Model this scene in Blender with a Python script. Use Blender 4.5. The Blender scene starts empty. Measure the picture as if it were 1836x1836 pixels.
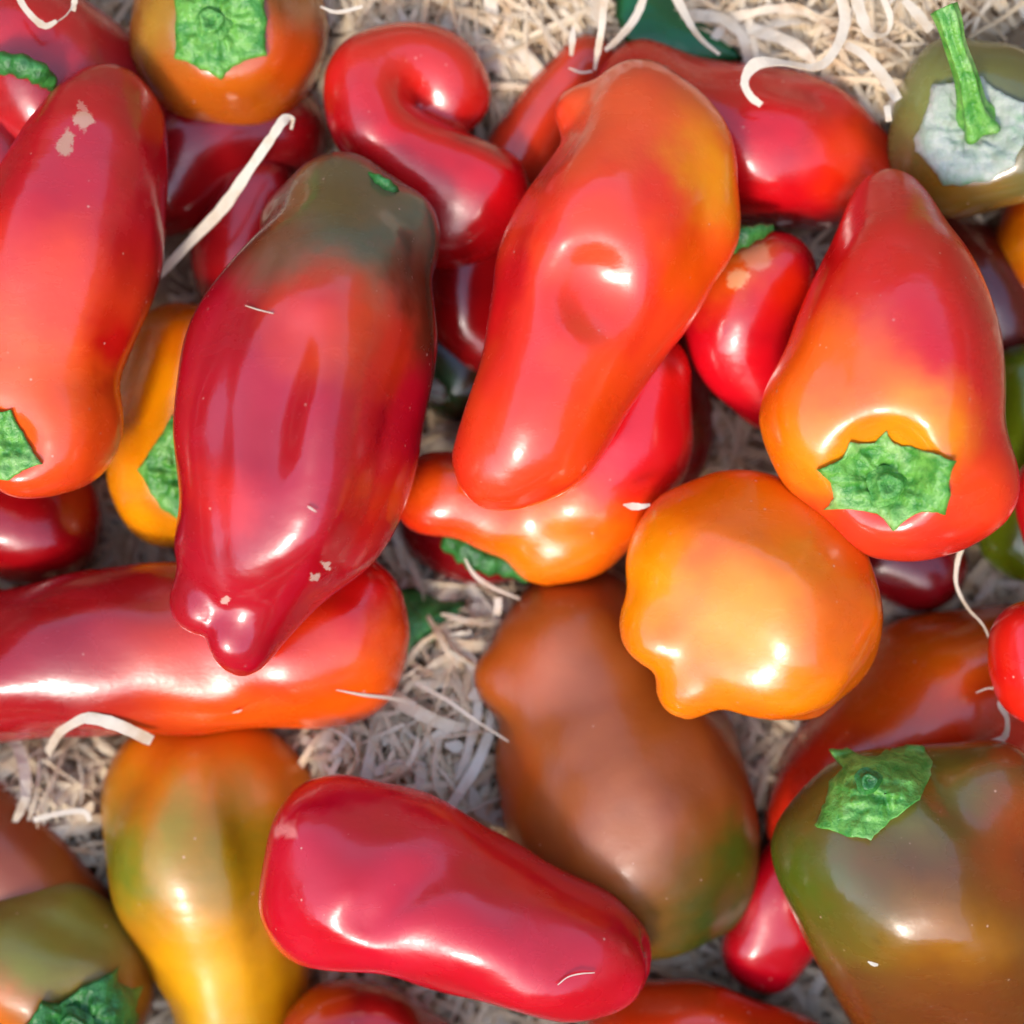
import bpy, math, random
import numpy as np
from mathutils import Vector

random.seed(7); rng = np.random.default_rng(7)
scene = bpy.context.scene

# ---------------------------------------------------------------- scale, camera, world, sun
K = 0.26/1836.0          # metres per unit of layout (about 0.14 mm)
H = 3400.0               # camera height in layout units
MID = 918.0
cam_d = bpy.data.cameras.new("camera"); cam = bpy.data.objects.new("camera", cam_d)
scene.collection.objects.link(cam); scene.camera = cam
cam.location = (0, 0, H*K)
cam_d.sensor_width = 36; cam_d.lens = 36*H/1836.0
cam_d.clip_start = 0.02; cam_d.clip_end = 50
cam_d.dof.use_dof = True
cam_d.dof.focus_distance = (H-500)*K
cam_d.dof.aperture_fstop = 5.6

SUN_EL = math.radians(47); SUN_AZ = math.radians(202)      # azimuth from +Y clockwise: light comes from the lower left of the picture
world = bpy.data.worlds.new("World"); scene.world = world; world.use_nodes = True
wn = world.node_tree.nodes; wl = world.node_tree.links
wn.clear()
sky = wn.new("ShaderNodeTexSky"); sky.sky_type = 'NISHITA'; sky.sun_disc = False
sky.sun_elevation = SUN_EL; sky.sun_rotation = SUN_AZ; sky.air_density = 1.0; sky.dust_density = 1.4; sky.ozone_density = 0.2
bg = wn.new("ShaderNodeBackground"); bg.inputs[1].default_value = 0.15
wo = wn.new("ShaderNodeOutputWorld")
wl.new(sky.outputs[0], bg.inputs[0]); wl.new(bg.outputs[0], wo.inputs[0])
sun_d = bpy.data.lights.new("sun", 'SUN'); sun = bpy.data.objects.new("sun", sun_d)
scene.collection.objects.link(sun)
sun_d.energy = 0.6; sun_d.angle = math.radians(10); sun_d.color = (1.0, 0.90, 0.80)
sd = Vector((math.sin(SUN_AZ)*math.cos(SUN_EL), math.cos(SUN_AZ)*math.cos(SUN_EL), math.sin(SUN_EL)))
sun.rotation_euler = (-sd).to_track_quat('-Z', 'Y').to_euler()
scene.view_settings.view_transform = 'Standard'; scene.view_settings.look = 'None'
scene.view_settings.exposure = 1.82; scene.view_settings.gamma = 1.0

# ---------------------------------------------------------------- helpers
def px(x, y, z):
    """photo column/row at height z -> layout units (x right, y up)"""
    f = (H-z)/H
    return np.array([(x-MID)*f, (MID-y)*f, z], float)

def srgb(r, g, b):
    def c(v):
        v /= 255.0
        return v/12.92 if v <= .04045 else ((v+.055)/1.055)**2.4
    return (c(r), c(g), c(b), 1.0)

def tag(o, label=None, cat=None, group=None, kind=None):
    if label: o['label'] = label
    if cat: o['category'] = cat
    if group: o['group'] = group
    if kind: o['kind'] = kind

def mesh_obj(name, verts, faces, mat, parent=None, origin=None, smooth=True):
    """verts in layout units; origin (layout units) becomes the object's location"""
    verts = np.asarray(verts, float)
    if parent is not None: org = np.array(parent['org'][:])
    else: org = np.zeros(3) if origin is None else np.asarray(origin, float)
    me = bpy.data.meshes.new(name)
    v = (verts-org)*K
    faces = np.asarray(faces)
    me.vertices.add(len(v)); me.vertices.foreach_set("co", v.astype(np.float32).ravel())
    n = faces.shape[1]
    me.loops.add(len(faces)*n); me.loops.foreach_set("vertex_index", faces.astype(np.int32).ravel())
    me.polygons.add(len(faces)); me.polygons.foreach_set("loop_start", np.arange(0, len(faces)*n, n, dtype=np.int32))
    me.update(calc_edges=True)
    me.polygons.foreach_set("use_smooth", np.full(len(faces), smooth))
    me.validate(); me.update()
    me.materials.append(mat)
    o = bpy.data.objects.new(name, me); scene.collection.objects.link(o)
    if parent is not None: o.parent = parent
    else: o.location = tuple(org*K)
    return o

def empty(name, org):
    o = bpy.data.objects.new(name, None); scene.collection.objects.link(o)
    o.empty_display_size = 0.01
    o.location = tuple(np.asarray(org)*K)
    o['org'] = [float(c) for c in org]
    return o

# ---------------------------------------------------------------- signed distance of a pepper body
def catmull(P, n=5):
    P = np.asarray(P, float)
    if len(P) == 1: P = np.vstack([P, P+[1, 1, 0, 0]])
    Q = np.vstack([2*P[0]-P[1], P, 2*P[-1]-P[-2]])
    out = []
    for i in range(1, len(Q)-2):
        p0, p1, p2, p3 = Q[i-1], Q[i], Q[i+1], Q[i+2]
        for t in np.linspace(0, 1, n, endpoint=False):
            out.append(.5*((2*p1)+(-p0+p2)*t+(2*p0-5*p1+4*p2-p3)*t*t+(-p0+3*p1-3*p2+p3)*t**3))
    out.append(Q[-2])
    return np.array(out)

def smin(a, b, k):
    h = np.clip(.5+.5*(b-a)/k, 0, 1)
    return b*(1-h)+a*h-k*h*(1-h)
def smax(a, b, k): return -smin(-a, -b, k)

class Pep:
    def __init__(s, spec):
        s.spec = spec
        nodes = []
        for (x, y, r, z) in spec['chain']:
            p = px(x, y, z); nodes.append([p[0], p[1], p[2], r*(H-z)/H])
        s.n0 = np.array(nodes)
        s.c = catmull(s.n0, 7)
        s.zmean = float(np.mean(s.n0[:, 2])); s.rmean = float(np.mean(s.n0[:, 3]))
        s.blobs = [(px(x, y, z), r*(H-z)/H, k) for (x, y, r, z, k) in spec.get('blobs', [])]
        s.dents = [(px(x, y, z), r*(H-z)/H, k) for (x, y, r, z, k) in spec.get('dents', [])]
        s.lob = spec.get('lobes', (3, .05, random.random()*6))
        s.flat = spec.get('flat', 1.0)
        s.creases = [(px(*a), px(*b), r, k) for (a, b, r, k) in spec.get('creases', [])]
        rs = np.random.default_rng(sum(map(ord, spec['key']))*7+3)
        ax = s.n0[-1, :3]-s.n0[0, :3]
        ax = ax/(np.linalg.norm(ax)+1e-6) if len(s.n0) > 1 and np.linalg.norm(ax) > 1 else np.array([1., 0, 0])
        s.waves = []
        sc_ = spec.get('wob', 1.0)
        for wl_, amp in ((330, 5.5), (210, 3.6), (130, 1.5), (80, .45)):
            for _ in range(3):
                d = rs.normal(size=3); d -= ax*d.dot(ax)*.65; d /= np.linalg.norm(d)
                s.waves.append((d*2*math.pi/(wl_*rs.uniform(.8, 1.25)), rs.uniform(0, 6.28), amp*sc_))
        s.lo = (s.n0[:, :3]-s.n0[:, 3:4]).min(0); s.hi = (s.n0[:, :3]+s.n0[:, 3:4]).max(0)
        for (p, r, k) in s.blobs: s.lo = np.minimum(s.lo, p-r); s.hi = np.maximum(s.hi, p+r)
        s.lo -= 30; s.hi += 30

    def f(s, P):
        best = np.full(len(P), 1e9); br = np.ones(len(P)); bq = np.zeros((len(P), 3)); bt = np.zeros((len(P), 3))
        for i in range(len(s.c)-1):
            a, b = s.c[i, :3], s.c[i+1, :3]; ab = b-a; L2 = ab.dot(ab)+1e-9
            t = np.clip(((P-a)@ab)/L2, 0, 1)
            q = P-(a+t[:, None]*ab)
            r = s.c[i, 3]+(s.c[i+1, 3]-s.c[i, 3])*t
            d = np.sqrt((q**2).sum(1))-r
            m = d < best
            best = np.where(m, d, best); br = np.where(m, r, br)
            bq[m] = q[m]; bt[m] = ab/math.sqrt(L2)
        n, amp, ph = s.lob
        ql = np.sqrt((bq**2).sum(1))+1e-6
        al = (bq*bt).sum(1); perp = bq-al[:, None]*bt; pl = np.sqrt((perp**2).sum(1))
        side = np.stack([-bt[:, 1], bt[:, 0], np.zeros(len(P))], 1); side /= np.linalg.norm(side, axis=1)[:, None]+1e-9
        up = np.cross(bt, side)
        ang = np.arctan2((perp*up).sum(1), (perp*side).sum(1))
        fade = np.clip(pl/br, 0, 1)
        d = best-br*amp*(np.abs(np.cos(n*.5*ang+ph))*2-1.27)*fade**1.5
        if s.flat != 1: d = d*1.0
        for (p, r, k) in s.blobs:
            d = smin(d, np.sqrt(((P-p)**2).sum(1))-r, k)
        for (p, r, k) in s.dents:
            d = smax(d, r-np.sqrt(((P-p)**2).sum(1)), k)
        for (a, b, r, k) in s.creases:
            ab = b-a; t = np.clip(((P-a)@ab)/ab.dot(ab), 0, 1)
            q = P-(a+t[:, None]*ab)
            d = smax(d, r-np.sqrt((q**2).sum(1)), k)
        for (w, ph, a) in s.waves: d = d+a*np.sin(P@w+ph)
        return d

    def grad(s, P, e=2.0):
        g = np.empty_like(P)
        for i in range(3):
            o = np.zeros(3); o[i] = e
            g[:, i] = (s.f(P+o)-s.f(P-o))/(2*e)
        return g

    def mesh(s):
        cell = s.spec.get('cell', 11.0)
        n = np.ceil((s.hi-s.lo)/cell).astype(int)+1
        ax = [s.lo[i]+cell*np.arange(n[i]) for i in range(3)]
        G = np.stack(np.meshgrid(*ax, indexing='ij'), -1).reshape(-1, 3)
        V = s.f(G).reshape(n)
        ins = V < 0
        cs = [ins[i:n[0]-1+i, j:n[1]-1+j, k:n[2]-1+k] for i in (0, 1) for j in (0, 1) for k in (0, 1)]
        tot = sum(c.astype(int) for c in cs)
        act = (tot > 0) & (tot < 8)
        idx = -np.ones(act.shape, int); ids = np.argwhere(act); idx[act] = np.arange(len(ids))
        acc = np.zeros((len(ids), 3)); cnt = np.zeros(len(ids))
        corners = [(i, j, k) for i in (0, 1) for j in (0, 1) for k in (0, 1)]
        for c0 in corners:
            for a in range(3):
                if c0[a] == 0:
                    c1 = list(c0); c1[a] = 1
                    v0 = V[ids[:, 0]+c0[0], ids[:, 1]+c0[1], ids[:, 2]+c0[2]]
                    v1 = V[ids[:, 0]+c1[0], ids[:, 1]+c1[1], ids[:, 2]+c1[2]]
                    m = (v0 < 0) != (v1 < 0)
                    t = np.where(m, v0/np.where(m, v0-v1, 1), 0)
                    p = np.array(c0)+t[:, None]*(np.array(c1)-np.array(c0))
                    acc[m] += p[m]; cnt[m] += 1
        verts = s.lo+cell*(ids+acc/cnt[:, None])
        faces = []
        for a in range(3):
            b, c = (a+1) % 3, (a+2) % 3
            sl0 = [slice(None)]*3; sl1 = [slice(None)]*3
            sl0[a] = slice(0, n[a]-1); sl1[a] = slice(1, n[a])
            s0 = ins[tuple(sl0)]; s1 = ins[tuple(sl1)]
            for (A, B, flip) in ((s0 & ~s1, None, False), (~s0 & s1, None, True)):
                e = np.argwhere(A)
                ok = (e[:, b] > 0) & (e[:, c] > 0) & (e[:, b] < n[b]-1) & (e[:, c] < n[c]-1)
                e = e[ok]
                if not len(e): continue
                q = []
                for (db, dc) in ((-1, -1), (0, -1), (0, 0), (-1, 0)):
                    f = e.copy(); f[:, b] += db; f[:, c] += dc
                    q.append(idx[f[:, 0], f[:, 1], f[:, 2]])
                q = np.stack(q, 1)
                if flip: q = q[:, ::-1]
                faces.append(q)
        faces = np.vstack(faces)
        # relax along the surface, then pull back on to it
        E = np.vstack([faces[:, [0, 1]], faces[:, [1, 2]], faces[:, [2, 3]], faces[:, [3, 0]]])
        for it in range(3):
            sm = np.zeros_like(verts); ct = np.zeros(len(verts))
            for (u, v) in ((0, 1), (1, 0)):
                for d in range(3): sm[:, d] += np.bincount(E[:, u], verts[E[:, v], d], len(verts))
                ct += np.bincount(E[:, u], minlength=len(verts))
            verts = .35*verts+.65*sm/np.maximum(ct, 1)[:, None]
            g = s.grad(verts); d = s.f(verts)
            step = d/np.maximum((g**2).sum(1), .25)
            verts = verts-np.clip(step, -cell, cell)[:, None]*g
        for it in range(s.spec.get('relax', 5)):
            sm = np.zeros_like(verts)
            for (u, v) in ((0, 1), (1, 0)):
                for d in range(3): sm[:, d] += np.bincount(E[:, u], verts[E[:, v], d], len(verts))
            verts = .4*verts+.6*sm/np.maximum(ct, 1)[:, None]
        return verts, faces

    def top(s, X, Y):
        """height of the upper surface above layout points X, Y (nan where none)"""
        X = np.asarray(X, float).ravel(); Y = np.asarray(Y, float).ravel()
        zs = np.linspace(s.hi[2], s.lo[2], 60)
        z = np.full(len(X), np.nan); prev = None
        for i, zz in enumerate(zs):
            v = s.f(np.stack([X, Y, np.full(len(X), zz)], 1))
            hit = np.isnan(z) & (v < 0)
            if i and hit.any():
                t = prev[hit]/(prev[hit]-v[hit]); z[hit] = zs[i-1]+(zz-zs[i-1])*t
            prev = v
        return z

# ---------------------------------------------------------------- materials
class NT:
    def __init__(s, name):
        s.m = bpy.data.materials.new(name); s.m.use_nodes = True
        s.t = s.m.node_tree; s.t.nodes.clear()
        s.out = s.n('ShaderNodeOutputMaterial')
    def n(s, typ, **kw):
        nd = s.t.nodes.new(typ)
        for k, v in kw.items(): setattr(nd, k, v)
        return nd
    def l(s, a, b): s.t.links.new(a, b)
    def noise(s, vec, scale, detail=3, rough=.5):
        n = s.n('ShaderNodeTexNoise'); n.inputs['Scale'].default_value = scale
        n.inputs['Detail'].default_value = detail; n.inputs['Roughness'].default_value = rough
        s.l(vec, n.inputs['Vector']); return n
    def ramp(s, fac, a, b, ca=0.0, cb=1.0, smooth=True):
        r = s.n('ShaderNodeMapRange'); r.interpolation_type = 'SMOOTHSTEP' if smooth else 'LINEAR'
        r.inputs[1].default_value = a; r.inputs[2].default_value = b
        r.inputs[3].default_value = ca; r.inputs[4].default_value = cb
        s.l(fac, r.inputs[0]); return r.outputs[0]
    def mix(s, fac, a, b, blend='MIX'):
        m = s.n('ShaderNodeMix', data_type='RGBA', blend_type=blend)
        if isinstance(fac, float): m.inputs[0].default_value = fac
        else: s.l(fac, m.inputs[0])
        for v, i in ((a, 6), (b, 7)):
            if isinstance(v, tuple): m.inputs[i].default_value = v
            else: s.l(v, m.inputs[i])
        return m.outputs[2]

def pepper_material(pep):
    sp = pep.spec; nt = NT('skin_'+sp['key'])
    tc = nt.n('ShaderNodeTexCoord'); vec = tc.outputs['Object']
    org = pep.org
    # wandering of the colour borders
    n1 = nt.noise(vec, 70, 3, .6)
    off = nt.n('ShaderNodeVectorMath', operation='MULTIPLY_ADD')
    nt.l(n1.outputs['Color'], off.inputs[0]); off.inputs[1].default_value = (.014,)*3; off.inputs[2].default_value = (-.007,)*3
    wv = nt.n('ShaderNodeVectorMath', operation='ADD'); nt.l(vec, wv.inputs[0]); nt.l(off.outputs[0], wv.inputs[1])
    n1b = nt.noise(vec, 420, 3, .65)
    offb = nt.n('ShaderNodeVectorMath', operation='MULTIPLY_ADD')
    nt.l(n1b.outputs['Color'], offb.inputs[0]); offb.inputs[1].default_value = (.0042,)*3; offb.inputs[2].default_value = (-.0021,)*3
    wb = nt.n('ShaderNodeVectorMath', operation='ADD'); nt.l(vec, wb.inputs[0]); nt.l(offb.outputs[0], wb.inputs[1])
    streak = nt.n('ShaderNodeMapping'); nt.l(vec, streak.inputs[0])
    dx = pep.n0[-1, :2]-pep.n0[0, :2]; streak.inputs['Rotation'].default_value = (0, 0, -math.atan2(dx[1], dx[0]))
    streak.inputs['Scale'].default_value = (.25, 1, 1)
    ns = nt.noise(streak.outputs[0], 260, 4, .6)
    col = srgb(*sp['col'])
    n2 = nt.noise(vec, 45, 2, .5)
    c2 = srgb(*sp.get('col2', tuple(int(v*.8) for v in sp['col'])))
    col = nt.mix(nt.ramp(n2.outputs[0], .4, .62), col, c2)
    for pt in sp.get('patches', []):
        (x, y, r, c) = pt[:4]; soft = pt[4] if len(pt) > 4 else .6; asp = pt[5] if len(pt) > 5 else 1.0
        ang = math.radians(pt[6]) if len(pt) > 6 else 0.0; src = vec if soft < .3 else wv.outputs[0]
        if soft < .3: src = wb.outputs[0]
        z = pep.zmean+pep.rmean*.6
        p = (px(x, y, z)-org)*K
        mp = nt.n('ShaderNodeMapping', vector_type='TEXTURE')
        mp.inputs['Location'].default_value = tuple(p)
        mp.inputs['Rotation'].default_value = (0, 0, ang)
        mp.inputs['Scale'].default_value = (r*K*asp, r*K, 1.0)
        if src is vec: nt.l(vec, mp.inputs['Vector'])
        else: nt.l(src, mp.inputs['Vector'])
        ln = nt.n('ShaderNodeVectorMath', operation='LENGTH'); nt.l(mp.outputs[0], ln.inputs[0])
        f = nt.ramp(ln.outputs['Value'], 1.0+soft*.5, 1.0-soft)
        if soft < .3:
            q = nt.n('ShaderNodeMath', operation='MULTIPLY'); nt.l(f, q.inputs[0]); q.inputs[1].default_value = .8; f = q.outputs[0]
        else:      # ripening edge breaks up along the grain of the skin
            q = nt.n('ShaderNodeMath', operation='ADD', use_clamp=True); nt.l(f, q.inputs[0])
            e = nt.n('ShaderNodeMath', operation='MULTIPLY_ADD'); nt.l(ns.outputs[0], e.inputs[0]); e.inputs[1].default_value = .5; e.inputs[2].default_value = -.25
            e2 = nt.n('ShaderNodeMath', operation='MULTIPLY'); nt.l(e.outputs[0], e2.inputs[0]); nt.l(f, e2.inputs[1])
            nt.l(e2.outputs[0], q.inputs[1]); f = q.outputs[0]
        col = nt.mix(f, col, srgb(*c))
    # tiny pale flecks and dark dots of real skin
    vo = nt.n('ShaderNodeTexVoronoi'); vo.inputs['Scale'].default_value = 330; nt.l(vec, vo.inputs['Vector'])
    n3 = nt.noise(vec, 160, 2)
    th = nt.ramp(vo.outputs['Distance'], .13, .05)
    pick = nt.ramp(n3.outputs[0], .57, .66)
    mm = nt.n('ShaderNodeMath', operation='MULTIPLY'); nt.l(th, mm.inputs[0]); nt.l(pick, mm.inputs[1])
    m3 = nt.n('ShaderNodeMath', operation='MULTIPLY'); nt.l(mm.outputs[0], m3.inputs[0]); m3.inputs[1].default_value = .55
    col = nt.mix(m3.outputs[0], col, srgb(235, 190, 165))
    b = nt.n('ShaderNodeBsdfPrincipled')
    nt.l(col, b.inputs['Base Color'])
    n4 = nt.noise(vec, 55, 4, .6)
    n5 = nt.noise(vec, 900, 2, .5)
    rr = nt.ramp(n4.outputs[0], .3, .75, sp.get('rough', .21)-.05, sp.get('rough', .21)+.12)
    r2 = nt.n('ShaderNodeMath', operation='MULTIPLY_ADD'); nt.l(nt.ramp(ns.outputs[0], .5, .72), r2.inputs[0]); r2.inputs[1].default_value = .10; nt.l(rr, r2.inputs[2])
    nt.l(r2.outputs[0], b.inputs['Roughness'])
    b.inputs['IOR'].default_value = 1.5
    b.inputs['Specular IOR Level'].default_value = .62
    b.inputs['Coat Weight'].default_value = sp.get('cw', .30); b.inputs['Coat Roughness'].default_value = sp.get('coat', .06)
    b.inputs['Subsurface Weight'].default_value = .30
    b.inputs['Subsurface Radius'].default_value = (1.0, .35, .12); b.inputs['Subsurface Scale'].default_value = .005
    bp = nt.n('ShaderNodeBump'); bp.inputs['Strength'].default_value = .25; bp.inputs['Distance'].default_value = .00035
    n6 = nt.noise(vec, 240, 3, .55)
    hs = nt.n('ShaderNodeMath', operation='MULTIPLY_ADD'); nt.l(ns.outputs[0], hs.inputs[0]); hs.inputs[1].default_value = .55; nt.l(n6.outputs[0], hs.inputs[2])
    nt.l(hs.outputs[0], bp.inputs['Height'])
    bp2 = nt.n('ShaderNodeBump'); bp2.inputs['Strength'].default_value = .05; bp2.inputs['Distance'].default_value = .0001
    nt.l(n5.outputs[0], bp2.inputs['Height']); nt.l(bp.outputs[0], bp2.inputs['Normal'])
    nt.l(bp2.outputs[0], b.inputs['Normal']); nt.l(bp2.outputs[0], b.inputs['Coat Normal'])
    nt.l(b.outputs[0], nt.out.inputs[0])
    return nt.m

def green_material(name, c1, c2, c3, scale=260, rough=.42):
    nt = NT(name); tc = nt.n('ShaderNodeTexCoord'); vec = tc.outputs['Object']
    n1 = nt.noise(vec, scale, 4, .6); n2 = nt.noise(vec, scale*.35, 3, .6)
    col = nt.mix(nt.ramp(n1.outputs[0], .35, .65), srgb(*c1), srgb(*c2))
    col = nt.mix(nt.ramp(n2.outputs[0], .52, .7), col, srgb(*c3))
    b = nt.n('ShaderNodeBsdfPrincipled'); nt.l(col, b.inputs['Base Color'])
    b.inputs['Roughness'].default_value = rough; b.inputs['Subsurface Weight'].default_value = .15
    b.inputs['Subsurface Radius'].default_value = (.3, 1, .2); b.inputs['Subsurface Scale'].default_value = .002
    bp = nt.n('ShaderNodeBump'); bp.inputs['Strength'].default_value = 1.0; bp.inputs['Distance'].default_value = .0012
    nt.l(n1.outputs[0], bp.inputs['Height']); nt.l(bp.outputs[0], b.inputs['Normal'])
    nt.l(b.outputs[0], nt.out.inputs[0]); return nt.m

def wood_material(name, c1, c2, c3, trans=True, scale=120):
    nt = NT(name); tc = nt.n('ShaderNodeTexCoord'); vec = tc.outputs['Object']
    gi = nt.n('ShaderNodeNewGeometry')
    n1 = nt.noise(vec, scale, 4, .6); n2 = nt.noise(vec, 900, 3, .6)
    col = nt.mix(nt.ramp(gi.outputs['Random Per Island'], 0, 1, smooth=False), srgb(*c1), srgb(*c2))
    col = nt.mix(nt.ramp(n1.outputs[0], .45, .75), col, srgb(*c3))
    sh = nt.mix(.25, col, n2.outputs[0], 'MULTIPLY')
    b = nt.n('ShaderNodeBsdfPrincipled'); nt.l(sh, b.inputs['Base Color'])
    b.inputs['Roughness'].default_value = .55
    bp = nt.n('ShaderNodeBump'); bp.inputs['Strength'].default_value = .4; bp.inputs['Distance'].default_value = .0003
    nt.l(n2.outputs[0], bp.inputs['Height']); nt.l(bp.outputs[0], b.inputs['Normal'])
    if trans:
        tr = nt.n('ShaderNodeBsdfTranslucent'); nt.l(col, tr.inputs[0])
        mx = nt.n('ShaderNodeMixShader'); mx.inputs[0].default_value = .25
        nt.l(b.outputs[0], mx.inputs[1]); nt.l(tr.outputs[0], mx.inputs[2]); nt.l(mx.outputs[0], nt.out.inputs[0])
    else: nt.l(b.outputs[0], nt.out.inputs[0])
    return nt.m

M_GREEN = green_material('calyx_green', (54, 128, 40), (106, 166, 66), (146, 186, 104))
M_GREEN2 = green_material('calyx_dark_green', (30, 90, 34), (52, 122, 48), (80, 148, 76))
M_GREY = green_material('calyx_dried_grey', (176, 180, 164), (146, 160, 138), (80, 136, 84), 200, .6)
M_LEAF = green_material('leaf_green', (16, 84, 44), (20, 98, 52), (30, 104, 62), 60, .35)
M_PITH = green_material('stem_pith', (60, 134, 48), (112, 172, 80), (80, 146, 60), 500, .5)
M_WOOD = wood_material('wood_wool_fibre', (246, 224, 182), (252, 238, 208), (222, 184, 132))
M_WOOD2 = wood_material('wood_shaving_pale', (240, 224, 192), (248, 238, 216), (226, 200, 160))
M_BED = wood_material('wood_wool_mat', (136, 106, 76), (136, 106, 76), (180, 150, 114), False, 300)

# ---------------------------------------------------------------- unseen cloth frame, added overhead to shape the sky reflections on the skins
def sky_frame():
    nt = NT('sky_frame_cloth'); b = nt.n('ShaderNodeBsdfPrincipled'); tc = nt.n('ShaderNodeTexCoord')
    n = nt.noise(tc.outputs['Object'], 3, 4)
    cc = nt.mix(n.outputs[0], (.70, .66, .58, 1), (.80, .76, .68, 1))
    nt.l(cc, b.inputs['Base Color']); b.inputs['Roughness'].default_value = .9
    tr = nt.n('ShaderNodeBsdfTranslucent'); nt.l(cc, tr.inputs[0])
    mx = nt.n('ShaderNodeMixShader'); mx.inputs[0].default_value = .5
    nt.l(b.outputs[0], mx.inputs[1]); nt.l(tr.outputs[0], mx.inputs[2]); nt.l(mx.outputs[0], nt.out.inputs[0])
    h, far = 1.8/K, 9.0/K
    x0, x1, y0, y1 = -2.9/K, 2.1/K, -2.5/K, 3.4/K
    V, F = [], []
    def slab(ax, ay, bx, by, z, t):
        o = len(V)
        for zz in (z, z+t):
            V.extend([(ax, ay, zz), (bx, ay, zz), (bx, by, zz), (ax, by, zz)])
        F.extend([(o+3, o+2, o+1, o), (o+4, o+5, o+6, o+7), (o, o+1, o+5, o+4), (o+1, o+2, o+6, o+5), (o+2, o+3, o+7, o+6), (o+3, o, o+4, o+7)])
    t = .03/K
    slab(-far, -far, x0, far, h, t); slab(x1, -far, far, far, h, t)
    slab(x0, -far, x1, y0, h, t); slab(x0, y1, x1, far, h, t)
    ob = mesh_obj('unseen_sky_frame', V, F, nt.m, smooth=False); tag(ob, kind='structure')
sky_frame()
def crate_blocker():  # board walls added out of view to block low sky light from the rims
    nt = NT('crate_blocker_wood'); b = nt.n('ShaderNodeBsdfPrincipled'); tc = nt.n('ShaderNodeTexCoord')
    mp = nt.n('ShaderNodeMapping'); mp.inputs['Scale'].default_value = (1, 1, 14); nt.l(tc.outputs['Object'], mp.inputs[0])
    n = nt.noise(mp.outputs[0], 18, 6, .65)
    nt.l(nt.mix(n.outputs[0], (.28, .19, .11, 1), (.44, .33, .21, 1)), b.inputs['Base Color']); b.inputs['Roughness'].default_value = .8
    nt.l(b.outputs[0], nt.out.inputs[0])
    V, F = [], []
    R0, R1 = 1560, 1640
    for (ax, ay, bx, by) in ((-R1, -R1, R1, -R0), (-R1, R0, R1, R1), (-R1, -R0, -R0, R0), (R0, -R0, R1, R0)):
        for (z0, z1) in ((-40, 330), (350, 700), (720, 1060)):
            o = len(V)
            for zz in (z0, z1): V.extend([(ax, ay, zz), (bx, ay, zz), (bx, by, zz), (ax, by, zz)])
            F.extend([(o+3, o+2, o+1, o), (o+4, o+5, o+6, o+7), (o, o+1, o+5, o+4), (o+1, o+2, o+6, o+5), (o+2, o+3, o+7, o+6), (o+3, o, o+4, o+7)])
    ob = mesh_obj('added_crate_blocker', V, F, nt.m, smooth=False); tag(ob, kind='structure')
crate_blocker()

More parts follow.
